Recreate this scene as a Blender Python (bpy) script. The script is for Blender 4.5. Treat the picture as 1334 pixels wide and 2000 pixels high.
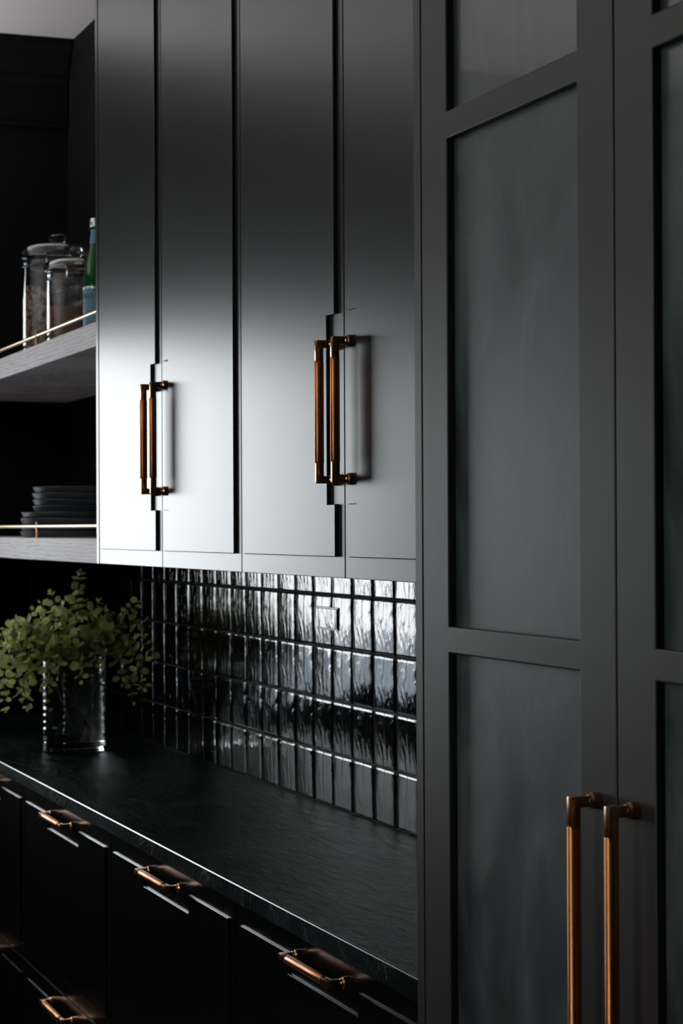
import bpy, bmesh, math, random
from math import sin, cos, pi, radians
from mathutils import Vector, Matrix
for o in list(bpy.data.objects): bpy.data.objects.remove(o)
sc = bpy.context.scene
C = sc.collection
random.seed(7)
H = 1.454                      # camera height above the floor

# ------------------------------------------------------------------ camera
cd = bpy.data.cameras.new('camera'); cam = bpy.data.objects.new('camera', cd); C.objects.link(cam)
th, pt, ro = radians(69.18), radians(.42), radians(-.27)
fw = Vector((-sin(th)*cos(pt), cos(th)*cos(pt), sin(pt)))
rt = Vector((cos(th), sin(th), 0)); up = rt.cross(fw)
R2 = rt*cos(ro)+up*sin(ro); U2 = -rt*sin(ro)+up*cos(ro)
cam.matrix_world = Matrix(((R2.x, U2.x, -fw.x, 0), (R2.y, U2.y, -fw.y, 0), (R2.z, U2.z, -fw.z, H), (0, 0, 0, 1)))
cd.sensor_fit = 'VERTICAL'; cd.sensor_height = 36; cd.lens = 36*4027/2000
cd.clip_start = .05; cd.clip_end = 200
cd.dof.use_dof = True; cd.dof.focus_distance = 2.75; cd.dof.aperture_fstop = 14
sc.camera = cam

# ------------------------------------------------------------------ sky, light, exposure
w = bpy.data.worlds.new('overcast_sky'); sc.world = w; w.use_nodes = True
nt = w.node_tree; bg = nt.nodes['Background']
tc = nt.nodes.new('ShaderNodeTexCoord'); sx = nt.nodes.new('ShaderNodeSeparateXYZ')
cr = nt.nodes.new('ShaderNodeValToRGB')
nt.links.new(tc.outputs['Generated'], sx.inputs[0]); nt.links.new(sx.outputs['Z'], cr.inputs[0])
cr.color_ramp.elements[0].position = 0; cr.color_ramp.elements[0].color = (.93, .98, 1, 1)
cr.color_ramp.elements[1].position = 1; cr.color_ramp.elements[1].color = (.84, .91, 1, 1)
nt.links.new(cr.outputs[0], bg.inputs[0])
bg.inputs[1].default_value = 8.0
sc.view_settings.view_transform = 'Standard'; sc.view_settings.look = 'None'
sc.view_settings.gamma = 1; sc.view_settings.use_curve_mapping = False
sc.view_settings.exposure = 0.0
WIN1 = (-.22, .76, -.56, .58)       # window in the end wall: y0, y1, z0, z1 (z from eye height)
WIN2 = (-2.1, -1.1, -.25, 1.15)     # window in the front wall: x0, x1, z0, z1
XL, XR, YB, YF, ZC = -5.94, 1.6, 1.4, -2.4, 1.424
def portal(name, loc, rot, sx_, sy_):
    l = bpy.data.lights.new(name, 'AREA'); l.shape = 'RECTANGLE'; l.size = sx_; l.size_y = sy_; l.cycles.is_portal = True
    o = bpy.data.objects.new(name, l); C.objects.link(o); o.location = loc; o.rotation_euler = rot
portal('sky_portal', (XL-.12, (WIN1[0]+WIN1[1])/2, H+(WIN1[2]+WIN1[3])/2), (0, radians(-90), 0), WIN1[3]-WIN1[2], WIN1[1]-WIN1[0])
portal('sky_portal', ((WIN2[0]+WIN2[1])/2, YF-.12, H+(WIN2[2]+WIN2[3])/2), (radians(90), 0, 0), WIN2[1]-WIN2[0], WIN2[3]-WIN2[2])

# ------------------------------------------------------------------ materials
def mat(name, col=(.5, .5, .5), rough=.5, metal=0, spec=.5, **kw):
    m = bpy.data.materials.new(name); m.use_nodes = True
    p = m.node_tree.nodes['Principled BSDF']
    p.inputs['Base Color'].default_value = (*col, 1); p.inputs['Roughness'].default_value = rough
    p.inputs['Metallic'].default_value = metal; p.inputs['Specular IOR Level'].default_value = spec
    for k, v in kw.items(): p.inputs[k.replace('_', ' ')].default_value = v
    return m
def N(m, t): return m.node_tree.nodes.new(t)
def Lk(m, a, b): m.node_tree.links.new(a, b)
def P(m): return m.node_tree.nodes['Principled BSDF']
def noise(m, scale, detail=4, rough=.5, stretch=(1, 1, 1), dist=0, coord='Object'):
    t = N(m, 'ShaderNodeTexCoord'); mp = N(m, 'ShaderNodeMapping'); n = N(m, 'ShaderNodeTexNoise')
    mp.inputs['Scale'].default_value = stretch
    n.inputs['Scale'].default_value = scale; n.inputs['Detail'].default_value = detail
    n.inputs['Roughness'].default_value = rough; n.inputs['Distortion'].default_value = dist
    Lk(m, t.outputs[coord], mp.inputs[0]); Lk(m, mp.outputs[0], n.inputs[0])
    return n
def ramp(m, fac, stops):
    r = N(m, 'ShaderNodeValToRGB'); e = r.color_ramp.elements
    while len(e) < len(stops): e.new(.5)
    for i, (p, c) in enumerate(stops):
        e[i].position = p; e[i].color = (*c, 1) if len(c) == 3 else c
    Lk(m, fac, r.inputs[0]); return r
def bump(m, h, strength, dist=.001, prev=None):
    b = N(m, 'ShaderNodeBump'); b.inputs['Strength'].default_value = strength; b.inputs['Distance'].default_value = dist
    Lk(m, h, b.inputs['Height'])
    if prev: Lk(m, prev.outputs[0], b.inputs['Normal'])
    Lk(m, b.outputs[0], P(m).inputs['Normal']); return b

M = {}
M['paint'] = m = mat('charcoal_satin_paint', (.012, .0128, .0125), .31, 0, .5)
bump(m, noise(m, 900, 2).outputs[0], .06, .0003)
M['paint_tall'] = m = mat('charcoal_paint_warm_lit', (.021, .0175, .0155), .46, 0, .5)  # same charcoal paint, with the warm room light put into its colour
bump(m, noise(m, 900, 2).outputs[0], .06, .0003)
M['paint_base'] = m = mat('black_satin_paint', (.0030, .0032, .0031), .21, 0, .32)
M['wall'] = m = mat('black_matt_wall', (.008, .0085, .0085), .8, 0, .12)
bump(m, noise(m, 60, 4).outputs[0], .1, .001)
M['ceiling'] = m = mat('white_ceiling', (.86, .85, .87), .9)
bump(m, noise(m, 150, 4).outputs[0], .1, .001)
M['floor'] = m = mat('oak_floor', (.05, .035, .022), .45)
n = noise(m, 3, 6, .6, (.6, 8, 1)); r = ramp(m, n.outputs[0], [(.3, (.018, .014, .011)), (.7, (.045, .034, .024))]); Lk(m, r.outputs[0], P(m).inputs['Base Color'])
M['grout'] = mat('dark_grout', (.022, .023, .024), .85)
# glazed tile
M['tile'] = m = mat('black_glazed_tile', (.004, .0045, .005), .07, 0, .42)
n1 = noise(m, 27, 3, .55, (1, 1, .45), .8); n2 = noise(m, 130, 3, .6, (1, 1, .3), 1.2)
b1 = bump(m, n1.outputs[0], .52, .0038); b2 = bump(m, n2.outputs[0], .24, .0009, b1)
# soapstone
M['stone'] = m = mat('dark_soapstone', (.01, .014, .014), .36, 0, .025)
n = noise(m, 2.2, 8, .62, (1, 1.6, 1), .8)
r = ramp(m, n.outputs[0], [(.35, (.003, .0045, .0045)), (.55, (.0065, .010, .010)), (.72, (.018, .028, .028))])
v = noise(m, 2.6, 5, .6, (1, 2.4, .6), 2.2); ab = N(m, 'ShaderNodeMath'); ab.operation = 'SUBTRACT'; ab.inputs[1].default_value = .5
ab2 = N(m, 'ShaderNodeMath'); ab2.operation = 'ABSOLUTE'; Lk(m, v.outputs[0], ab.inputs[0]); Lk(m, ab.outputs[0], ab2.inputs[0])
rv = ramp(m, ab2.outputs[0], [(0, (1, 1, 1)), (.006, (0, 0, 0))])
mx = N(m, 'ShaderNodeMix'); mx.data_type = 'RGBA'; mx.inputs['B'].default_value = (.07, .09, .09, 1)
mu = N(m, 'ShaderNodeMath'); mu.operation = 'MULTIPLY'; mu.inputs[1].default_value = .8; Lk(m, rv.outputs[0], mu.inputs[0])
Lk(m, mu.outputs[0], mx.inputs[0]); Lk(m, r.outputs[0], mx.inputs['A']); Lk(m, mx.outputs['Result'], P(m).inputs['Base Color'])
nb = noise(m, 14, 6, .65, (1, 3.5, 1), 1.0); nc = noise(m, 160, 3, .5, (1, 2, 1))
b1 = bump(m, nb.outputs[0], .8, .0045); bump(m, nc.outputs[0], .15, .0006, b1)
# brass
M['brass'] = m = mat('aged_brass', (.54, .27, .12), .27, 1)
bump(m, noise(m, 400, 2).outputs[0], .05, .0002)
M['grip'] = m = mat('knurled_brass', (.55, .205, .065), .30, 1)
t = N(m, 'ShaderNodeTexCoord'); wv = N(m, 'ShaderNodeTexWave'); wv.bands_direction = 'Z'; wv.inputs['Scale'].default_value = 330
Lk(m, t.outputs['Object'], wv.inputs[0]); bump(m, wv.outputs[0], .25, .0004)
M['rail'] = mat('polished_brass_rail', (.78, .60, .38), .28, 1)
# oak shelf
M['oak'] = m = mat('bleached_oak', (.5, .45, .44), .6, 0, .3)
n = noise(m, 1.8, 3, .5, (1, 1, 4), .3); t = N(m, 'ShaderNodeMath'); t.operation = 'MULTIPLY'; t.inputs[1].default_value = 24
tc_ = N(m, 'ShaderNodeTexCoord'); sp_ = N(m, 'ShaderNodeSeparateXYZ'); Lk(m, tc_.outputs['Object'], sp_.inputs[0])
za = N(m, 'ShaderNodeMath'); za.operation = 'MULTIPLY_ADD'; za.inputs[1].default_value = 760; Lk(m, sp_.outputs['Z'], za.inputs[0]); Lk(m, t.outputs[0], za.inputs[2])
s_ = N(m, 'ShaderNodeMath'); s_.operation = 'SINE'; Lk(m, n.outputs[0], t.inputs[0]); Lk(m, za.outputs[0], s_.inputs[0])
n2 = noise(m, 60, 5, .7, (.25, 1, 6)); ad = N(m, 'ShaderNodeMath'); ad.operation = 'MULTIPLY_ADD'; ad.inputs[1].default_value = .10
Lk(m, s_.outputs[0], ad.inputs[0]); Lk(m, n2.outputs[0], ad.inputs[2])
r = ramp(m, ad.outputs[0], [(.24, (.34, .31, .31)), (.40, (.62, .58, .58)), (.62, (.78, .74, .745))]); Lk(m, r.outputs[0], P(m).inputs['Base Color'])
bump(m, ad.outputs[0], .2, .0006)
# glazed door pane: obscure dark glass, glossy front
M['pane'] = m = mat('mottled_dark_glass', (.03, .036, .034), .38, 0, .9, Coat_Weight=.22, Coat_Roughness=.03)
n = noise(m, 5.5, 6, .62, (1.4, 1, .7), .7)
r = ramp(m, n.outputs[0], [(.36, (.012, .016, .0155)), (.5, (.032, .042, .041)), (.66, (.078, .092, .084))]); Lk(m, r.outputs[0], P(m).inputs['Base Color'])
r2 = ramp(m, n.outputs[0], [(.3, (.40,)*3), (.75, (.52,)*3)]); Lk(m, r2.outputs[0], P(m).inputs['Roughness'])
# clear glass
M['glass'] = mat('clear_glass', (.97, .985, .98), .0, 0, .5, Transmission_Weight=1, IOR=1.46)
M['water'] = mat('water', (1, 1, 1), 0, 0, .5, Transmission_Weight=1, IOR=1.33)
M['green_glass'] = mat('green_bottle_glass', (.02, .32, .09), .03, 0, .5, Transmission_Weight=.75, IOR=1.46)
M['label'] = mat('pale_blue_label', (.15, .30, .37), .5)
M['ink'] = mat('dark_blue_ink', (.01, .03, .12), .5)
M['foil'] = mat('silver_foil', (.75, .77, .78), .3, .8)
M['slate'] = m = mat('slate_grey_stoneware', (.045, .058, .064), .36, 0, .5)
M['plastic'] = mat('black_gloss_cover', (.01, .01, .012), .06, 0, .6)
m = bpy.data.materials.new('window_glass'); m.use_nodes = True; M['window'] = m
for n_ in list(m.node_tree.nodes): m.node_tree.nodes.remove(n_)
o_ = N(m, 'ShaderNodeOutputMaterial'); tr = N(m, 'ShaderNodeBsdfTransparent'); gl = N(m, 'ShaderNodeBsdfGlossy'); gl.inputs['Roughness'].default_value = 0
fr = N(m, 'ShaderNodeFresnel'); ms = N(m, 'ShaderNodeMixShader'); Lk(m, fr.outputs[0], ms.inputs[0]); Lk(m, tr.outputs[0], ms.inputs[1]); Lk(m, gl.outputs[0], ms.inputs[2]); Lk(m, ms.outputs[0], o_.inputs[0])
M['pale_stone'] = mat('pale_stone', (.82, .81, .80), .5)
M['terrace'] = mat('pale_stone_terrace', (.4, .39, .37), .8)
M['patio'] = m = mat('grey_paving', (.16, .19, .22), .8)
# leaves
M['leaf'] = m = mat('eucalyptus_leaf', (.2, .27, .1), .45, 0, .35)
oi = N(m, 'ShaderNodeObjectInfo'); r = ramp(m, oi.outputs['Random'], [(0, (.06, .11, .04)), (.5, (.34, .42, .12)), (.8, (.62, .64, .26)), (1, (.30, .44, .28))])
Lk(m, r.outputs[0], P(m).inputs['Base Color'])
tl = N(m, 'ShaderNodeBsdfTranslucent'); Lk(m, r.outputs[0], tl.inputs[0]); ms = N(m, 'ShaderNodeMixShader'); ms.inputs[0].default_value = .5
Lk(m, P(m).outputs[0], ms.inputs[1]); Lk(m, tl.outputs[0], ms.inputs[2]); Lk(m, ms.outputs[0], m.node_tree.nodes['Material Output'].inputs[0])
M['stem'] = mat('green_brown_stem', (.14, .15, .06), .5)
M['cereal'] = m = mat('brown_grain', (.3, .2, .14), .8)
n = noise(m, 95, 3, .7); r = ramp(m, n.outputs[0], [(.40, (.04, .025, .02)), (.48, (.32, .20, .13)), (.62, (.66, .52, .42))]); Lk(m, r.outputs[0], P(m).inputs['Base Color'])
bump(m, n.outputs[0], .8, .004)
M['powder'] = m = mat('brown_powder', (.27, .125, .055), .9)
bump(m, noise(m, 40, 3).outputs[0], .5, .004)

# ------------------------------------------------------------------ builders
def org(o): return Vector(o.get('_org', (0, 0, 0)))
def obj(name, bm, material, parent=None, origin=None, smooth=False, label=None):
    """bm is in world coordinates; its origin is moved to `origin`."""
    if origin is None:
        lo = [min(v.co[i] for v in bm.verts) for i in range(3)]; hi = [max(v.co[i] for v in bm.verts) for i in range(3)]
        origin = Vector(((lo[0]+hi[0])/2, (lo[1]+hi[1])/2, lo[2]))
    origin = Vector(origin)
    bmesh.ops.translate(bm, verts=bm.verts, vec=-origin)
    me = bpy.data.meshes.new(name); bm.to_mesh(me); bm.free()
    me.materials.append(material)
    if smooth:
        me.shade_smooth()
        if smooth is not True: me.set_sharp_from_angle(angle=radians(smooth))
    o = bpy.data.objects.new(name, me); C.objects.link(o); o['_org'] = origin[:]
    if parent: o.parent = parent; o.location = origin-org(parent)
    else: o.location = origin
    if label: o['label'] = label
    return o
def thing(name, label, cat, loc, group=None):
    o = bpy.data.objects.new(name, None); C.objects.link(o); o.location = loc; o['_org'] = tuple(loc); o.empty_display_size = .05
    o['label'] = label; o['category'] = cat
    if group: o['group'] = group
    return o
def tag(o, label, cat, group=None):
    o['label'] = label; o['category'] = cat
    if group: o['group'] = group
    return o
def struct(o): o['kind'] = 'structure'; return o
def bx(bm, x0, x1, y0, y1, z0, z1, bev=0, seg=2):
    r = bmesh.ops.create_cube(bm, size=1); vs = r['verts']
    for v in vs: v.co = Vector((x0 if v.co.x < 0 else x1, y0 if v.co.y < 0 else y1, z0 if v.co.z < 0 else z1))
    if bev:
        es = list({e for v in vs for e in v.link_edges}); bmesh.ops.bevel(bm, geom=es, offset=bev, segments=seg, affect='EDGES', profile=.5)
    return bm
def box(*a, **k): return bx(bmesh.new(), *a, **k)
def lathe(prof, cx=0, cy=0, z0=0, n=48, cap0=True, cap1=True):
    bm = bmesh.new(); rings = []
    for r, z in prof:
        if r < 1e-6: rings.append([bm.verts.new((cx, cy, z0+z))])
        else: rings.append([bm.verts.new((cx+r*cos(2*pi*i/n), cy+r*sin(2*pi*i/n), z0+z)) for i in range(n)])
    for a, b in zip(rings, rings[1:]):
        for i in range(n):
            j = (i+1) % n
            if len(a) == 1 and len(b) == 1: continue
            if len(a) == 1: bm.faces.new((a[0], b[i], b[j])[::-1])
            elif len(b) == 1: bm.faces.new((a[i], a[j], b[0]))
            else: bm.faces.new((a[i], a[j], b[j], b[i]))
    if cap0 and len(rings[0]) > 1: bm.faces.new(rings[0][::-1])
    if cap1 and len(rings[-1]) > 1: bm.faces.new(rings[-1])
    bmesh.ops.recalc_face_normals(bm, faces=bm.faces)
    return bm
def tube(pts, rad, n=8, bm=None):
    bm = bm or bmesh.new(); rings = []
    pts = [Vector(p) for p in pts]
    for k, p in enumerate(pts):
        d = (pts[min(k+1, len(pts)-1)]-pts[max(k-1, 0)]).normalized()
        a = d.orthogonal().normalized() if k == 0 else (pa-d*pa.dot(d)).normalized()
        pa = a; b = d.cross(a); r = rad[k] if hasattr(rad, '__len__') else rad
        rings.append([bm.verts.new(p+a*r*cos(2*pi*i/n)+b*r*sin(2*pi*i/n)) for i in range(n)])
    for a, b in zip(rings, rings[1:]):
        for i in range(n): bm.faces.new((a[i], a[(i+1) % n], b[(i+1) % n], b[i]))
    bm.faces.new(rings[0][::-1]); bm.faces.new(rings[-1])
    return bm
def slab(poly, y0, y1, bev):
    """polygon in x,z (seen from the room); front at y0 (small y), back at y1."""
    bm = bmesh.new(); vs = [bm.verts.new((x, y0, z)) for x, z in poly]
    f = bm.faces.new(vs); r = bmesh.ops.extrude_face_region(bm, geom=[f])
    for v in [g for g in r['geom'] if isinstance(g, bmesh.types.BMVert)]: v.co.y = y1
    if bev:
        bm.edges.ensure_lookup_table()
        es = [e for e in bm.edges if all(abs(v.co.y-y0) < 1e-7 for v in e.verts)]
        bmesh.ops.bevel(bm, geom=es, offset=bev, segments=2, affect='EDGES', profile=.5)
    bmesh.ops.recalc_face_normals(bm, faces=bm.faces)
    return bm
def frame(bm, x0, x1, z0, z1, wl, wr, rails, y0, y1, bev):
    """door frame: stiles + list of rails (z0,z1) as one welded-looking mesh"""
    xa, xb = x0+wl, x1-wr
    zs = sorted({z0, z1, *[q for r in rails for q in r]})
    grid = {}
    def vert(x, y, z):
        k = (round(x, 5), round(y, 5), round(z, 5))
        if k not in grid: grid[k] = bm.verts.new((x, y, z))
        return grid[k]
    cells = []
    for a, b in zip(zs, zs[1:]):
        for u, v in ((x0, xa), (xa, xb), (xb, x1)):
            solid = (u, v) != (xa, xb) or any(abs(r[0]-a) < 1e-6 for r in rails)
            if solid: cells.append((u, v, a, b))
    for u, v, a, b in cells:
        bm.faces.new((vert(u, y0, a), vert(v, y0, a), vert(v, y0, b), vert(u, y0, b)))
    fs = list(bm.faces)
    bmesh.ops.dissolve_limit(bm, angle_limit=.001, verts=[], edges=[])
    r = bmesh.ops.extrude_face_region(bm, geom=fs)
    for v in [g for g in r['geom'] if isinstance(g, bmesh.types.BMVert)]: v.co.y = y1
    bmesh.ops.recalc_face_normals(bm, faces=bm.faces)
    es = [e for e in bm.edges if all(abs(v.co.y-y0) < 1e-7 for v in e.verts) and len(e.link_faces) == 2 and abs(e.link_faces[0].normal.dot(e.link_faces[1].normal)) < .5]
    bmesh.ops.bevel(bm, geom=es, offset=bev, segments=2, affect='EDGES', profile=.5)
    return bm

# ------------------------------------------------------------------ room shell
def wall(name, bm): return struct(obj(name, bm, M['wall']))
T = .15
Z0, Z1 = 0, H+ZC
wall_back = wall('wall_back', box(XL-T, XR+T, YB+.006, YB+T, Z0, Z1))
def holed(axis, c0, c1, u0, u1, hole, z1=Z1):
    a0, a1, b0, b1 = hole; bm = bmesh.new()
    for p0, p1, q0, q1 in ((u0, a0, Z0, z1), (a1, u1, Z0, z1), (a0, a1, Z0, H+b0), (a0, a1, H+b1, z1)):
        if axis == 'x': bx(bm, c0, c1, p0, p1, q0, q1)
        else: bx(bm, p0, p1, c0, c1, q0, q1)
    return bm
wall_left = wall('wall_left', holed('x', XL-T, XL-.006, YF-T, YB+.006, WIN1))
wall('wall_front', holed('y', YF-T, YF, XL-.006, XR+T, WIN2))
wall('wall_right', box(XR, XR+T, YF, YB+.006, Z0, Z1))
struct(obj('floor', box(XL-T, XR+T, YF-T, YB+T, -.05, 0), M['floor']))
struct(obj('ceiling', box(XL-T, XR+T, YF-T, YB+T, Z1, Z1+.05), M['ceiling']))
# windows
def window(name, axis, c, hole):
    a0, a1, b0, b1 = hole; b0 += H; b1 += H; f = .03; bm = bmesh.new()
    segs = [(a0, a0+f, b0, b1), (a1-f, a1, b0, b1), (a0+f, a1-f, b0, b0+f), (a0+f, a1-f, b1-f, b1)]
    root = thing(name, '', '', ((c, (a0+a1)/2, b0) if axis == 'x' else ((a0+a1)/2, c, b0)))
    del root['label']; del root['category']; struct(root)
    for p0, p1, q0, q1 in segs:
        if axis == 'x': bx(bm, c-.03, c+.02, p0, p1, q0, q1, bev=.003)
        else: bx(bm, p0, p1, c-.03, c+.02, q0, q1, bev=.003)
    obj('window_frame', bm, M['paint_base'], root)
    g = box(c-.004, c, a0+f, a1-f, b0+f, b1-f) if axis == 'x' else box(a0+f, a1-f, c-.004, c, b0+f, b1-f)
    obj('window_pane', g, M['window'], root)
window('window_1', 'x', XL-.07, WIN1)
window('window_2', 'y', YF-.07, WIN2)
struct(obj('ground_outside', box(XL-20, XL-T-.01, -14, 14, -.12, -.05), M['patio']))
struct(obj('ground_outside', box(XL-T, 6, YF-T-12, YF-T-.01, -.12, -.05), M['terrace']))
# crown on the end wall: two stepped mouldings
def crown_profile_y(y0, y1):
    prof = [(0, 0), (.075, 0), (.075, -.02), (.060, -.035), (.045, -.070), (.022, -.095), (.022, -.110), (.014, -.1236), (.014, -.240), (.020, -.2405), (.020, -.2475), (0, -.2475)]
    bm = bmesh.new(); A = [bm.verts.new((XL-.006+x, y0, Z1+z)) for x, z in prof]; B = [bm.verts.new((XL-.006+x, y1, Z1+z)) for x, z in prof]
    for i in range(len(prof)): j = (i+1) % len(prof); bm.faces.new((A[i], A[j], B[j], B[i]))
    bm.faces.new(A); bm.faces.new(B[::-1]); bmesh.ops.recalc_face_normals(bm, faces=bm.faces); return bm
struct(obj('trim_1', crown_profile_y(YF, YB), M['wall']))

# ------------------------------------------------------------------ glazed tiles, each its own piece
TW, TH, G = .1067, .1022, .0022
ZT0 = -.5395
def tile_mesh(w_, h_, rnd):
    """front faces -y, local origin at lower centre; a pillowed, slightly warped hand-made tile"""
    bm = bmesh.new(); n = 7; k = 7
    us = [0, .03, .09, .25, .5, .75, .91, .97, 1]; vs_ = [0, .016, .06, .5, .94, .984, 1]
    tx, tz = rnd.gauss(0, .014), rnd.gauss(0, .006); cv = rnd.gauss(.0008, .0006); ph = rnd.random()*6.28; am = rnd.uniform(.0001, .0004)
    grid = []
    for v in vs_:
        row = []
        for u in us:
            edge = min(v, 1-v); eu = min(u, 1-u)
            y = -.008 + tx*(u-.5)*w_ + tz*(v-.5)*h_ - cv*(1-(2*u-1)**2)*(1-.5*(2*v-1)**2) + am*sin(ph+u*7+v*2.3)
            y += .0012 if edge == 0 else 0
            y += .0020 if eu == 0 else (.0007 if eu < .04 else 0)
            jx = rnd.gauss(0, .00025) if min(edge, eu) < .001 else 0
            row.append(bm.verts.new(((u-.5)*w_+jx, y, v*h_+jx)))
        grid.append(row)
    for a in range(6):
        for b in range(8): bm.faces.new((grid[a][b], grid[a][b+1], grid[a+1][b+1], grid[a+1][b]))
    rim = grid[0][:]+[grid[i][-1] for i in range(1, 7)]+grid[-1][-2::-1]+[grid[i][0] for i in range(5, 0, -1)]
    back = [bm.verts.new((v.co.x, 0, v.co.z)) for v in rim]
    for i in range(len(rim)): j = (i+1) % len(rim); bm.faces.new((rim[j], rim[i], back[i], back[j]))
    me = bpy.data.meshes.new('tile'); bm.to_mesh(me); bm.free(); me.materials.append(M['tile']); me.shade_smooth(); return me
rnd = random.Random(3)
full = [tile_mesh(TW-G, TH-G, rnd) for _ in range(26)]
cutH = (-.0725)-(ZT0+4*TH)
cut = [tile_mesh(TW-G, cutH-G, rnd) for _ in range(12)]
def put_tile(me, parent, loc, rz=0):
    o = bpy.data.objects.new('tile', me); C.objects.link(o); o.parent = parent; o.location = Vector(loc)-org(parent); o.rotation_euler = (0, 0, rz)
ncol = int((-2.2-XL)/TW)
x_first = -3.4103-TW/2
k0 = -int((-2.24-x_first)/TW)
for c in range(k0, 60):
    x = x_first-c*TW
    if x-TW/2 < XL-.03: break
    for r in range(5):
        put_tile((full if r < 4 else cut)[rnd.randrange(26 if r < 4 else 12)], wall_back, (x, YB+.006, H+ZT0+r*TH+G/2))
for c in range(5):
    for r in range(5):
        put_tile((full if r < 4 else cut)[rnd.randrange(26 if r < 4 else 12)], wall_left, (XL-.006, YB-.012-TW*(c+.5), H+ZT0+r*TH+G/2), pi/2)
# grout bed behind the tiles (shows in the joints)
g = obj('grout', box(XL, -2.19, YB+.0005, YB+.006, H+ZT0-.001, H-.0725), M['grout'], wall_back)
g = obj('grout', box(XL-.006, XL-.0005, YB-.012-5*TW, YB, H+ZT0-.001, H-.0725), M['grout'], wall_left)

# ------------------------------------------------------------------ pull handles
def pull(total, s=.026):
    """bar along local z, centre at 0, door face at y=0, room towards -y; two posts and a sleeve"""
    a = .0052; hz = total/2; sl = hz-.0285; posts = []
    for q in (-1, 1):
        bm = bmesh.new()
        prof = [(-a, sl-.004), (-a, hz), (.0, hz)]
        # L-shaped arm as one solid: outline in y,z, extruded in x
        ol = [(-s-a, sl-.004), (-s-a, hz), (-.011, hz), (-.011, hz-2*a), (-s+a, hz-2*a), (-s+a, sl-.004)]
        vs = [bm.verts.new((-a, y, z)) for y, z in ol]; f = bm.faces.new(vs)
        r = bmesh.ops.extrude_face_region(bm, geom=[f]); bmesh.ops.translate(bm, verts=[g for g in r['geom'] if isinstance(g, bmesh.types.BMVert)], vec=(2*a, 0, 0))
        bmesh.ops.recalc_face_normals(bm, faces=bm.faces); bmesh.ops.bevel(bm, geom=bm.edges[:], offset=.0013, segments=2, affect='EDGES', profile=.5)
        l = lathe([(.0040, .0140), (.0062, .0118), (.0062, .0098), (.0080, .0075), (.0083, .001), (.0083, 0)], n=24)
        bmesh.ops.rotate(l, verts=l.verts, cent=(0, 0, 0), matrix=Matrix.Rotation(radians(90), 3, 'X')); bmesh.ops.translate(l, verts=l.verts, vec=(0, 0, hz-a))
        me = bpy.data.meshes.new('t'); l.to_mesh(me); l.free(); bm.from_mesh(me); bpy.data.meshes.remove(me)
        if q < 0: bmesh.ops.rotate(bm, verts=bm.verts, cent=(0, 0, 0), matrix=Matrix.Scale(-1, 3, (0, 0, 1))); bmesh.ops.reverse_faces(bm, faces=bm.faces)
        A = bpy.data.meshes.new('handle_post'); bm.to_mesh(A); bm.free(); A.materials.append(M['brass']); A.shade_smooth(); A.set_sharp_from_angle(angle=radians(35)); posts.append(A)
    g = lathe([(.0052, -sl), (.0062, -sl), (.0066, -sl+.0006), (.0066, sl-.0006), (.0062, sl), (.0052, sl)], n=32)
    bmesh.ops.translate(g, verts=g.verts, vec=(0, -s, 0))
    B = bpy.data.meshes.new('handle_grip'); g.to_mesh(B); g.free(); B.materials.append(M['grip']); B.shade_smooth(); B.set_sharp_from_angle(angle=radians(35))
    return posts[0], posts[1], B
PULL = pull(.200); LONG = pull(.620)
def add_pull(par, loc, meshes=PULL, horiz=False):
    for nm, me in zip(('handle_post', 'handle_post', 'handle_grip'), meshes):
        o = bpy.data.objects.new(nm, me); C.objects.link(o); o.parent = par; o.location = Vector(loc)-org(par)
        if horiz: o.rotation_euler = (0, radians(90), 0)
        if nm == 'handle_grip': o['label'] = 'ribbed warm brass grip sleeve'

# ------------------------------------------------------------------ upper cabinets
YD = 1.02; DW = .4615; ZU0, ZU1 = -.0712, 1.26
def upper(x0, x1, label, left_panel, filler):
    t = thing('upper_cabinet', label, 'cabinet', ((x0+x1)/2, 1.22, H+ZU0), 'tall upper wall cabinets over the worktop')
    bm = bmesh.new(); bx(bm, x0+.001, x1-.001, YD+.022, YB, H+ZU0+.001, H+ZU1)
    obj('body', bm, M['paint'], t)
    obj('frieze', box(x0-(.0205 if left_panel else 0), x1+(filler or 0), YD, YB, H+ZU1+.003, Z1-.001, bev=.001), M['paint'], t)
    if left_panel: obj('side_panel', box(x0-.0205, x0-.0005, YD-.001, YB, H+ZU0-.0005, H+ZU1, bev=.001), M['paint'], t)
    if filler: obj('filler_strip', box(x1+.001, x1+filler, YD, YB, H+ZU0, H+ZU1, bev=.0008), M['paint'], t)
    s = (x0+x1)/2
    for k, (a, b) in enumerate(((x0, s), (s, x1))):
        a += .0014; b -= .0014
        d = obj('door', box(a, b, YD, YD+.021, H+ZU0, H+ZU1, bev=.0009), M['paint'], t)
        mg, nc = .025, .056; zb, zt = H+ZU0+.0295, H+ZU1-.0295; n0, n1 = H+.0322, H+.2985
        if k == 0: poly = [(a+mg, zb), (b-mg, zb), (b-mg, n0), (b-nc, n0), (b-nc, n1), (b-mg, n1), (b-mg, zt), (a+mg, zt)]
        else: poly = [(a+mg, zb), (b-mg, zb), (b-mg, zt), (a+mg, zt), (a+mg, n1), (a+nc, n1), (a+nc, n0), (a+mg, n0)]
        obj('raised_panel', slab(poly, YD-.0052, YD+.001, .0012), M['paint'], d)
        add_pull(d, (s-.0315 if k == 0 else s+.0315, YD, H+.161))
    return t
S1, S2 = -3.5915, -2.6685
upper(S1-DW, S1+DW, 'tall charcoal upper cabinet with two stepped-panel doors beside the oak shelves', True, 0)
upper(S2-DW, S2+DW, 'tall charcoal upper cabinet with two stepped-panel doors next to the glass-fronted cupboard', False, .0235)

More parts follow.
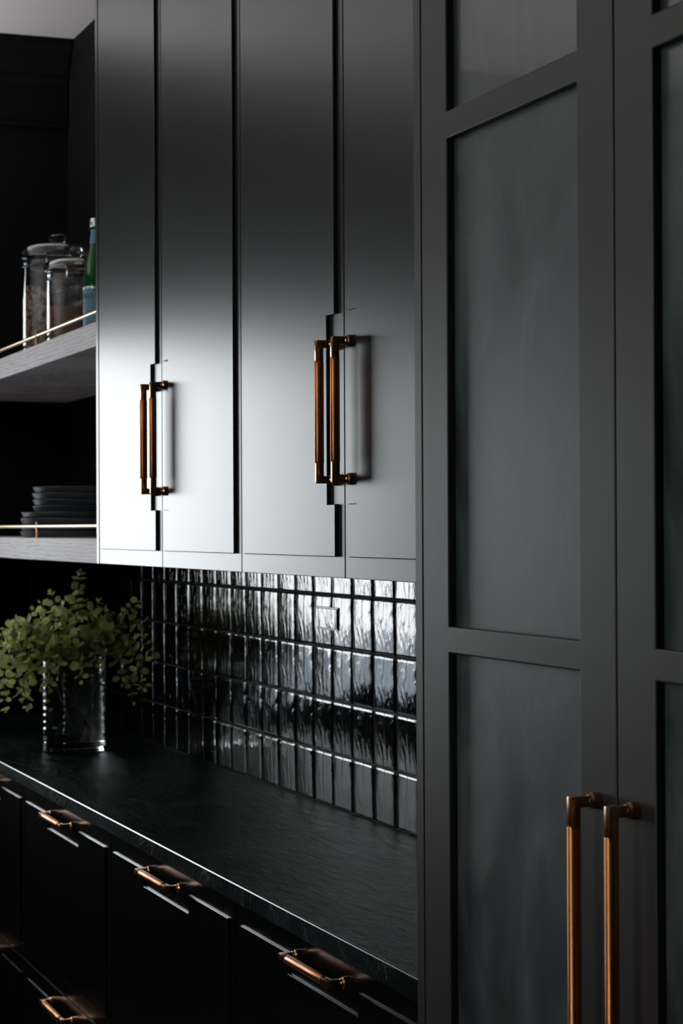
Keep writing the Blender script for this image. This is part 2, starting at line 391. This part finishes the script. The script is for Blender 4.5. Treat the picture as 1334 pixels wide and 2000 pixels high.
# ------------------------------------------------------------------ base cabinets
YBF = .98; ZB1 = -.5708
for i, (c, label) in enumerate(((-2.6555, 'black drawer cabinet nearest the glass-fronted cupboard'), (-3.4315, 'black drawer cabinet between the nearest one and the one below the glass vase'),
                                (-4.2065, 'black drawer cabinet just in front of and below the glass vase'), (-4.9825, 'black drawer cabinet farthest away, cut off by the left edge of the photo'))):
    t = thing('base_cabinet', label, 'cabinet', (c, 1.2, 0), 'black drawer base cabinets under the worktop')
    x0, x1 = c-.3875, c+.3875
    obj('body', box(x0+.0005, x1-.0005, YBF+.021, YB, .10, H+ZB1), M['paint_base'], t)
    obj('toe_kick', box(x0, x1, YBF+.07, YB, 0, .10), M['paint_base'], t)
    if i == 0: obj('filler_strip', box(x1+.001, -2.1825, YBF, YB, .1, H+ZB1), M['paint_base'], t)
    if i == 3: obj('filler_strip', box(XL, x0-.001, YBF, YB-.03, .1, H+ZB1), M['paint_base'], t)
    for z0, z1 in ((-.9665, ZB1-.002), (-1.352, -.9695)):
        d = obj('drawer_front', box(x0+.0015, x1-.0015, YBF, YBF+.02, H+z0, H+z1, bev=.0011), M['paint_base'], t)
        zt = H+(-.609 if z0 > -1 else -1.0035); zb = H+z0+.032; n = .030
        poly = [(c-.356, zb), (c+.356, zb), (c+.356, zt), (c+.138, zt), (c+.138, zt-n), (c-.138, zt-n), (c-.138, zt), (c-.356, zt)]
        obj('raised_panel', slab(poly, YBF-.0034, YBF+.001, .0013), M['paint_base'], d)
        add_pull(d, (c, YBF, zt+.0045), horiz=True)

# ------------------------------------------------------------------ worktop
bm = box(XL, -2.1825, .96, YB-.002, H-.570, H-.540, bev=.003, seg=3)
ct = tag(obj('worktop', bm, M['stone'], origin=(-4, 1.2, H-.57)), 'long dark soapstone worktop with a thin polished front edge', 'worktop')

M['edge'] = mat('polished_stone_edge', (.012, .016, .016), .22, 0, .6)
obj('polished_edge', tube([(XL+.001, .9631, H-.5431), (-2.183, .9631, H-.5431)], .0032, 16), M['edge'], ct, smooth=40, label='thin polished rounded front edge')

# ------------------------------------------------------------------ tall glazed cupboard
YT = .92; XT0 = -2.1817
t = thing('glazed_cupboard', 'floor-to-ceiling grey cupboard with mottled glass doors and long brass pulls', 'cupboard', (-1.71, 1.2, 0))
obj('body', box(XT0+.022, -1.244, YT+.024, YB, .1, H+1.26), M['paint_tall'], t)
obj('toe_kick', box(XT0+.022, -1.244, YT+.07, YB, 0, .1), M['paint_tall'], t)
obj('side_panel', box(XT0, XT0+.0205, YT, YB, 0, Z1-.001, bev=.001), M['paint_tall'], t)
obj('frieze', box(XT0+.022, -1.244, YT, YB, H+1.263, Z1-.001, bev=.001), M['paint_tall'], t)
obj('side_panel', box(-1.243, -1.2225, YT, YB, 0, Z1-.001, bev=.001), M['paint_tall'], t)
rails = [(1.19, 1.26), (.989, 1.0195), (.4290, .4597), (-.1400, -.1105), (-.700, -.6695), (-1.35, -1.27)]
for k, (a, b) in enumerate(((XT0+.0225, -1.7032), (-1.7008, -1.2445))):
    bm = frame(bmesh.new(), a, b, H-1.35, H+1.26, .0715, .0735, [(H+p, H+q) for p, q in rails], YT, YT+.022, .0019)
    d = obj('door', bm, M['paint_tall'], t)
    for r1, r0 in zip(rails, rails[1:]):
        obj('glass_pane', box(a+.068, b-.070, YT+.0095, YT+.0135, H+r0[1]-.003, H+r1[0]+.003), M['pane'], d, label='mottled green-grey glass pane')
    add_pull(d, (-1.702-.037 if k == 0 else -1.702+.037, YT, H-.2545-.310), LONG)

# ------------------------------------------------------------------ standing uplighter across the aisle (unseen, added to brighten the ceiling and shelf fronts)
LP = Vector((-4.7, -1.2, H+.22))
t = thing('added_floor_lamp', 'unseen black standing uplighter with a wide bowl, added across the aisle as fill light', 'lamp', (LP.x, LP.y, 0))
obj('lamp_base', lathe([(0, 0), (.14, 0), (.14, .012), (.03, .022), (0, .022)], LP.x, LP.y, 0, 40), M['paint_base'], t, smooth=35)
obj('pole', tube([(LP.x, LP.y, .02), (LP.x, LP.y, LP.z-.10)], .012, 16), M['paint_base'], t, smooth=35)
obj('lamp_bowl', lathe([(0, -.10), (.03, -.10), (.11, -.07), (.17, 0), (.166, 0), (.107, -.064), (.03, -.092), (0, -.092)], LP.x, LP.y, LP.z, 48), M['pale_stone'], t, smooth=50)
l = bpy.data.lights.new('lamp_fill_light', 'AREA'); l.shape = 'DISK'; l.size = .2; l.energy = 34; l.color = (1, .97, .94)
lo = bpy.data.objects.new('lamp_fill_light', l); C.objects.link(lo); lo.location = LP-Vector((0, 0, .03)); lo.rotation_euler = (pi, 0, 0); lo.parent = None

# ------------------------------------------------------------------ wall sconce above the end-wall window (unseen, added to light the ceiling)
SP = Vector((XL+.13, .30, H+.76))
t = thing('added_wall_sconce', 'small unseen black half-bowl sconce, added above the end-wall window to light the ceiling', 'lamp', SP)
obj('sconce_bowl', lathe([(0, -.05), (.03, -.05), (.06, -.025), (.075, .02), (.072, .02), (.056, -.02), (.028, -.044), (0, -.044)], SP.x, SP.y, SP.z, 32), M['paint_base'], t, smooth=50)
obj('bracket', box(XL-.006, SP.x-.058, SP.y-.015, SP.y+.015, SP.z-.03, SP.z-.006, bev=.002), M['paint_base'], t)
l = bpy.data.lights.new('sconce_fill_light', 'AREA'); l.shape = 'DISK'; l.size = .09; l.energy = 8; l.color = (1, .98, .97)
lo = bpy.data.objects.new('sconce_fill_light', l); C.objects.link(lo); lo.location = SP+Vector((0, 0, .005)); lo.rotation_euler = (pi, 0, 0)

# ------------------------------------------------------------------ outlet cover on the tiles
t = thing('outlet_cover', 'small glossy black rectangular outlet cover set on the tiled wall', 'outlet', (-3.752, YB-.008, H-.196))
obj('cover', box(-3.808, -3.694, YB-.0068, YB-.002, H-.1960, H-.1575, bev=.0012), M['tile'], t)
obj('bezel', box(-3.811, -3.691, YB-.0052, YB-.001, H-.1990, H-.1545, bev=.0008), M['paint_base'], t)

# ------------------------------------------------------------------ oak shelves with brass gallery rails
def shelf(zt, zb, label):
    t = thing('wooden_shelf', label, 'shelf', (-5.0, 1.2, H+zb), 'bleached oak shelves')
    obj('shelf_board', box(XL+.001, -4.0765, YD+.001, YB-.001, H+zb, H+zt, bev=.0015), M['oak'], t, origin=(-4.6, 1.2, H+zb))
    zr = H+zt+.0265; yr = YD+.017
    obj('gallery_rail', tube([(XL+.002, yr, zr), (-4.077, yr, zr)], .0042, 16), M['rail'], t, smooth=40, label='thin polished brass rail')
    for x in (-4.70, -5.32):
        p = lathe([(.0060, 0), (.0060, .0015), (.0042, .002), (.0042, .019), (.0052, .0195), (.0052, .0335), (.0042, .034), (.0042, .037), (.002, .038)], x, yr, H+zt, 24)
        obj('rail_post', p, M['brass'], t, smooth=35)
        q = tube([(x+.0, yr+.0, H+zt+.001), (x, yr+.0, H+zt+.03)], .003); q.free()
shelf(.4195, .3690, 'upper pale oak shelf with a brass rail, holding the glass jars')
shelf(-.0215, -.0715, 'lower pale oak shelf with a brass rail, holding the dark plates')

# ------------------------------------------------------------------ plates
px_, py_ = -4.958, 1.212; z = -.0215
big = dict(r=.1585); ps = [(.1585, .0158)]*3+[(.1545, .0150)]+[(.1283, .0158)]*3+[(.1283, .0150)]
words = ['wide slate-grey plate at the very bottom of the stack, resting on the oak shelf', 'wide slate-grey plate, second from the bottom of the stack',
         'wide slate-grey plate, third from the bottom of the stack', 'topmost of the wide slate-grey plates, just under the smaller ones',
         'smaller slate-grey plate resting directly on the wide plates', 'smaller slate-grey plate, second above the wide plates',
         'smaller slate-grey plate, second from the top of the stack', 'smaller slate-grey plate on the very top of the stack']
for (r, h), lb in zip(ps, words):
    j = random.uniform(-.0012, .0012)
    prof = [(0, .0), (r-.012, 0), (r-.006, .0012), (r-.001, h*.75), (r, h-.0016), (r-.0012, h-.0004), (r-.0035, h-.0006), (r-.010, .0062), (r-.018, .0045), (0, .004)]
    o = obj('plate', lathe(prof, px_+j, py_+j, H+z, 72), M['slate'], origin=(px_+j, py_+j, H+z), smooth=30)
    tag(o, lb, 'plate', 'stacked slate plates on the lower shelf'); z += h-.0002

# ------------------------------------------------------------------ glass jars
def jar(x, y, r, hb, ht, knob, label, fill, fmat, fname):
    zb = H+.4195; t = thing('glass_jar', label, 'jar', (x, y, zb), 'lidded glass storage jars')
    rb = r-.006; w_ = .003
    prof = [(0, 0), (rb-.006, 0), (rb-.0015, .002), (rb, .006), (rb, hb-.022), (rb+.0015, hb-.019), (rb, hb-.016), (rb, hb), (rb-w_, hb), (rb-w_, .010), (rb-w_-.005, .006), (0, .005)]
    obj('jar_body', lathe(prof, x, y, zb, 64), M['glass'], t, smooth=50)
    k0 = ht
    lid = [(rb-w_-.002, hb-.014), (rb-w_-.0006, hb-.014), (rb-w_-.0006, hb+.0008), (r-.001, hb+.0008), (r, hb+.003), (r, ht-.020), (r-.004, ht-.010), (r-.016, ht-.003), (r*.5, ht), (.020, ht+.0005), (.012, ht+.003),
           (knob*.72, ht+.005), (knob, ht+.012), (knob*1.04, ht+.018), (knob, ht+.024), (knob*.7, ht+.0275), (0, ht+.028)]
    ins = [(0, ht-.004), (r*.5, ht-.0045), (r-.018, ht-.0075), (r-.0075, ht-.014), (r-.0035, ht-.022), (r-.0035, hb+.005), (rb-w_-.0035, hb+.003), (rb-w_-.0035, hb-.014)]
    obj('jar_lid', lathe(ins[::1]+lid, x, y, zb, 64, cap0=False, cap1=False), M['glass'], t, smooth=50)
    # contents
    rr = rb-w_-.0006; pr = [(0, .0065), (rr-.006, .007), (rr, .0125), (rr, fill-.004), (rr-.004, fill), (rr*.75, fill+.003), (rr*.5, fill+.006), (rr*.25, fill+.007), (0, fill+.006)]
    bm = lathe(pr, x, y, zb, 64)
    for v in bm.verts:
        if v.co.z > zb+fill-.003: v.co.z += random.uniform(-.0022, .0022)+.004*sin((v.co.x-x)*45+1)+.003*sin((v.co.y-y)*60)
    c = obj(fname, bm, fmat, t, smooth=60); c['kind'] = 'stuff'
jar(-5.0746, 1.172, .0948, .250, .289, .021, 'larger lidded glass jar of flaky brown cereal at the back of the oak shelf', .178, M['cereal'], 'cereal')
jar(-4.7533, 1.142, .0758, .180, .2135, .016, 'smaller lidded glass jar half full of brown powder', .098, M['powder'], 'brown_powder')

# ------------------------------------------------------------------ mineral water bottles
def bottle(x, y, label, turn):
    zb = H+.4195; t = thing('water_bottle', label, 'bottle', (x, y, zb), 'green glass water bottles')
    r = .0288; pr = [(0, .004), (.018, .002), (r-.003, 0), (r, .003), (r, .125), (r-.001, .145), (.024, .170), (.0175, .195), (.0130, .215), (.0112, .232), (.0108, .248), (.0125, .249), (.0125, .256), (.0105, .257), (.0105, .262)]
    obj('bottle_body', lathe(pr, x, y, zb, 48), M['green_glass'], t, smooth=50)
    obj('paper_label', lathe([(r+.0004, .012), (r+.0005, .0125), (r+.0005, .113), (r+.0004, .1135)], x, y, zb, 48, False, False), M['label'], t, smooth=50, label='pale blue paper label')
    obj('label_border', lathe([(r+.0007, .1105), (r+.0009, .1110), (r+.0009, .1150), (r+.0007, .1155)], x, y, zb, 48, False, False), M['foil'], t, smooth=50, label='silver border line above the blue label')
    obj('neck_label', lathe([(.0147, .212), (.0122, .232), (.0118, .244)], x, y, zb, 32, False, False), M['label'], t, smooth=50, label='pale blue neck band')
    obj('cap', lathe([(.0135, .249), (.0140, .250), (.0140, .262), (.0125, .2685), (0, .270)], x, y, zb, 32), M['foil'], t, smooth=40, label='silver cap')
    cu = bpy.data.curves.new('tx', 'FONT'); cu.body = 'S.PELLEGRINO'; cu.size = .0165; cu.extrude = .0; cu.space_character = 1.12; cu.align_x = 'CENTER'
    to = bpy.data.objects.new('tx', cu); C.objects.link(to); me = to.to_mesh(); bm = bmesh.new(); bm.from_mesh(me); to.to_mesh_clear(); bpy.data.objects.remove(to); bpy.data.curves.remove(cu)
    bmesh.ops.subdivide_edges(bm, edges=[e for e in bm.edges if e.calc_length() > .003], cuts=2)
    for v in bm.verts:
        a = turn+v.co.x/(r+.001); v.co = Vector((x+(r+.0011)*cos(a), y+(r+.0011)*sin(a), zb+.088+v.co.y))
    obj('lettering', bm, M['ink'], t, label='dark blue capital lettering')
bottle(-4.4717, 1.12, 'green glass water bottle with a pale blue label beside the smaller jar', radians(-138))
bottle(-4.295, 1.105, 'second green water bottle, only its edge showing past the tall cabinet', radians(-138))

# ------------------------------------------------------------------ vase with leafy branches
vx, vy, vz = -4.919, 1.173, H-.540
t = thing('glass_vase', 'clear ribbed glass cylinder vase filled with water on the dark worktop', 'vase', (vx, vy, vz))
R = .0765; out = []; nz = 100
for i in range(nz+1):
    zz = .004+(.231-.004)*i/nz; out.append((R+.00035*sin(zz*2*pi/.0165)+.0002*sin(zz*2*pi/.041), zz))
prof = [(0, .001), (R-.010, 0), (R-.002, .0012)]+out+[(R-.0015, .2345), (R-.0035, .234)]+[(R-.0045, .225), (R-.0045, .02), (R-.010, .0145), (0, .014)]
obj('vase_glass', lathe(prof, vx, vy, vz, 96), M['glass'], t, smooth=50)
rw = R-.0043
obj('water', lathe([(0, .0138), (R-.0098, .0143), (rw, .0198), (rw, .190), (0, .190)], vx, vy, vz, 64), M['water'], t, smooth=50)

b = thing('leafy_branches', 'loose bunch of round-leaved green branches spilling over the glass vase', 'plant', (vx, vy, vz+.015))
rl = Vector((cos(th), sin(th), 0)); dl = Vector((-sin(th), cos(th), 0)); S = 1/805
def wp(px, py, dep): return Vector((vx, vy, vz+.235))+rl*((px-145)*S)+dl*dep+Vector((0, 0, (1277-py)*S))
rs = random.Random(11)
ctrl = [  # tip px,py ; apex px,py ; depth
 (158, 1120, 150, 1185, .00), (146, 1150, 140, 1195, .03), (100, 1160, 118, 1205, .00), (88, 1178, 108, 1215, -.03), (64, 1192, 92, 1218, .02), (36, 1212, 80, 1222, -.02),
 (6, 1228, 62, 1225, .02), (-22, 1262, 40, 1225, -.02), (-30, 1320, 20, 1232, .00), (16, 1378, 8, 1262, -.03), (6, 1352, -8, 1270, .02), (58, 1376, 40, 1262, -.03), (42, 1362, 20, 1270, .0),
 (88, 1336, 66, 1256, -.05), (72, 1310, 58, 1250, -.06), (265, 1180, 225, 1212, .01), (288, 1222, 235, 1212, .0), (300, 1290, 262, 1228, .02), (284, 1340, 250, 1236, -.02), (262, 1368, 238, 1246, .0),
 (242, 1330, 226, 1240, -.03), (206, 1190, 185, 1218, -.02), (190, 1178, 172, 1215, .03), (130, 1180, 132, 1220, -.04), (110, 1330, 104, 1262, -.075), (128, 1312, 124, 1262, -.085), (172, 1320, 168, 1262, -.085),
 (150, 1240, 148, 1258, -.06), (200, 1290, 190, 1250, -.07), (215, 1262, 196, 1246, -.06), (120, 1250, 128, 1262, -.07), (80, 1262, 96, 1255, -.06), (52, 1300, 60, 1240, -.04), (180, 1235, 168, 1252, -.04),
 (30, 1250, 62, 1236, -.05), (232, 1232, 205, 1236, -.04), (255, 1268, 228, 1240, -.03), (10, 1290, 30, 1245, -.04), (100, 1225, 112, 1240, -.03), (215, 1212, 190, 1232, .03), (70, 1225, 92, 1236, .03), (240, 1200, 210, 1222, .04)]
leaf_spots = []
for (tx, ty, ax, ay, dp) in ctrl:
    ang = rs.uniform(0, 6.28); q = rs.uniform(.01, .045); deep = rs.random() < .3
    p0 = Vector((vx+q*cos(ang)*-1, vy+q*sin(ang)*-1, vz+rs.uniform(.02, .06)))
    lat = max(-.062, min(.062, (ax-145)*S*.7)); dd = max(-.058, min(.045, dp*.9)); nn = math.hypot(lat, dd)
    if nn > .062: lat *= .062/nn; dd *= .062/nn
    p1 = Vector((vx, vy, vz+.236))+rl*lat+dl*dd
    p2 = wp(ax, ay, dp*1.0); p3 = wp(tx, ty, dp*1.6+rs.uniform(-.01, .01))
    p2.y = min(p2.y, 1.35); p3.y = min(p3.y, 1.365)
    pts = []
    for i in range(9): s = i/8; pts.append(p0.lerp(p1, s if deep else .80+.2*s))
    seg = []
    for i in range(1, 15):
        s = i/14; d1 = (p1-p0).normalized()*.06
        c1 = p1+d1; seg.append(p1*(1-s)**3+c1*3*s*(1-s)**2+(p2*1.25-(p1+p3)*.125)*3*s*s*(1-s)+p3*s**3)
    path = pts+seg
    obj('stem', tube(path, [.0019-.0013*i/len(path) for i in range(len(path))], 6), M['stem'], b, smooth=True)
    # leaves along the outer run
    L = 0; nextl = rs.uniform(.004, .012); tot = sum((a_-b_).length for a_, b_ in zip(seg, seg[1:]))
    prev = p1; spin = rs.uniform(0, 3)
    for p in seg:
        d = p-prev; n_ = d.length
        while L+n_ > nextl:
            pos = prev+d*((nextl-L)/n_); fr_ = nextl/(tot+.02); tt = d.normalized()
            spin += 1.57+rs.uniform(-.3, .3); aa = tt.orthogonal().normalized(); bb = tt.cross(aa)
            for sg in (0, pi):
                dr = aa*cos(spin+sg)+bb*sin(spin+sg)
                sz = (.0142*(1-.45*max(0, fr_-.4)/.6))*rs.uniform(.72, 1.15)
                leaf_spots.append((pos, (dr+tt*.35).normalized(), sz))
            nextl += rs.uniform(.013, .021)
        L += n_; prev = p
    leaf_spots.append((p3, (p3-seg[-3]).normalized(), .0055))
# a sprig inside the water, left side
for k in range(7): leaf_spots.append((Vector((vx, vy, vz+.03+.022*k))+rl*(-.050+.006*sin(k*2))+dl*(-.02), (rl*(1 if k % 2 else -1)+Vector((0, 0, .4))).normalized(), .0062))
def leaf_mesh(cup, ell):
    bm = bmesh.new(); n = 12; c = bm.verts.new((0, 1, -cup)); ring = []
    for i in range(n):
        a = 2*pi*i/n; xx = sin(a)*ell; yy = 1-cos(a); 
        if i == n//2: yy += .12
        ring.append(bm.verts.new((xx, yy, cup*abs(xx)*.7+.1*sin(3*a)*cup)))
    for i in range(n): bm.faces.new((c, ring[i], ring[(i+1) % n]))
    st = [bm.verts.new(v) for v in ((-.05, -.45, 0), (.05, -.45, 0))]; bm.faces.new((st[0], st[1], ring[0]))
    me = bpy.data.meshes.new('leaf'); bm.to_mesh(me); bm.free(); me.materials.append(M['leaf']); me.shade_smooth(); return me
LM = [leaf_mesh(.28, .95), leaf_mesh(.12, .85), leaf_mesh(.4, 1.0)]
leaf_spots = [l for l in leaf_spots if l[0].y+l[2]*2 < 1.385]
leaf_spots.sort(key=lambda l: (l[0]-Vector((0, 0, H))).length/l[2])
bmr = bmesh.new()
for i, (pos, dr, sz) in enumerate(leaf_spots):
    ydir = dr; nrm = Vector((rs.uniform(-.8, 1), rs.uniform(-1.5, .3), rs.uniform(-.1, 1.2))); nrm = (nrm-ydir*nrm.dot(ydir)).normalized(); xdir = ydir.cross(nrm)
    Rm = Matrix((xdir, ydir, nrm)).transposed().to_4x4()*1.0
    Mx = Matrix.Translation(pos+dr*sz*.45) @ Rm @ Matrix.Scale(sz, 4)
    if i < 290:
        o = bpy.data.objects.new('leaf', LM[i % 3]); C.objects.link(o); o.parent = b
        o.matrix_basis = Matrix.Translation(-org(b)) @ Mx
    else:
        n0 = len(bmr.verts); bmr.from_mesh(LM[i % 3]); bmr.verts.ensure_lookup_table()
        for v in bmr.verts[n0:]: v.co = Mx @ v.co
o = obj('small_leaves', bmr, M['leaf'], b, smooth=True); o['kind'] = 'stuff'
print('leaves', len(leaf_spots))
for o in bpy.data.objects:
    if '_org' in o: del o['_org']
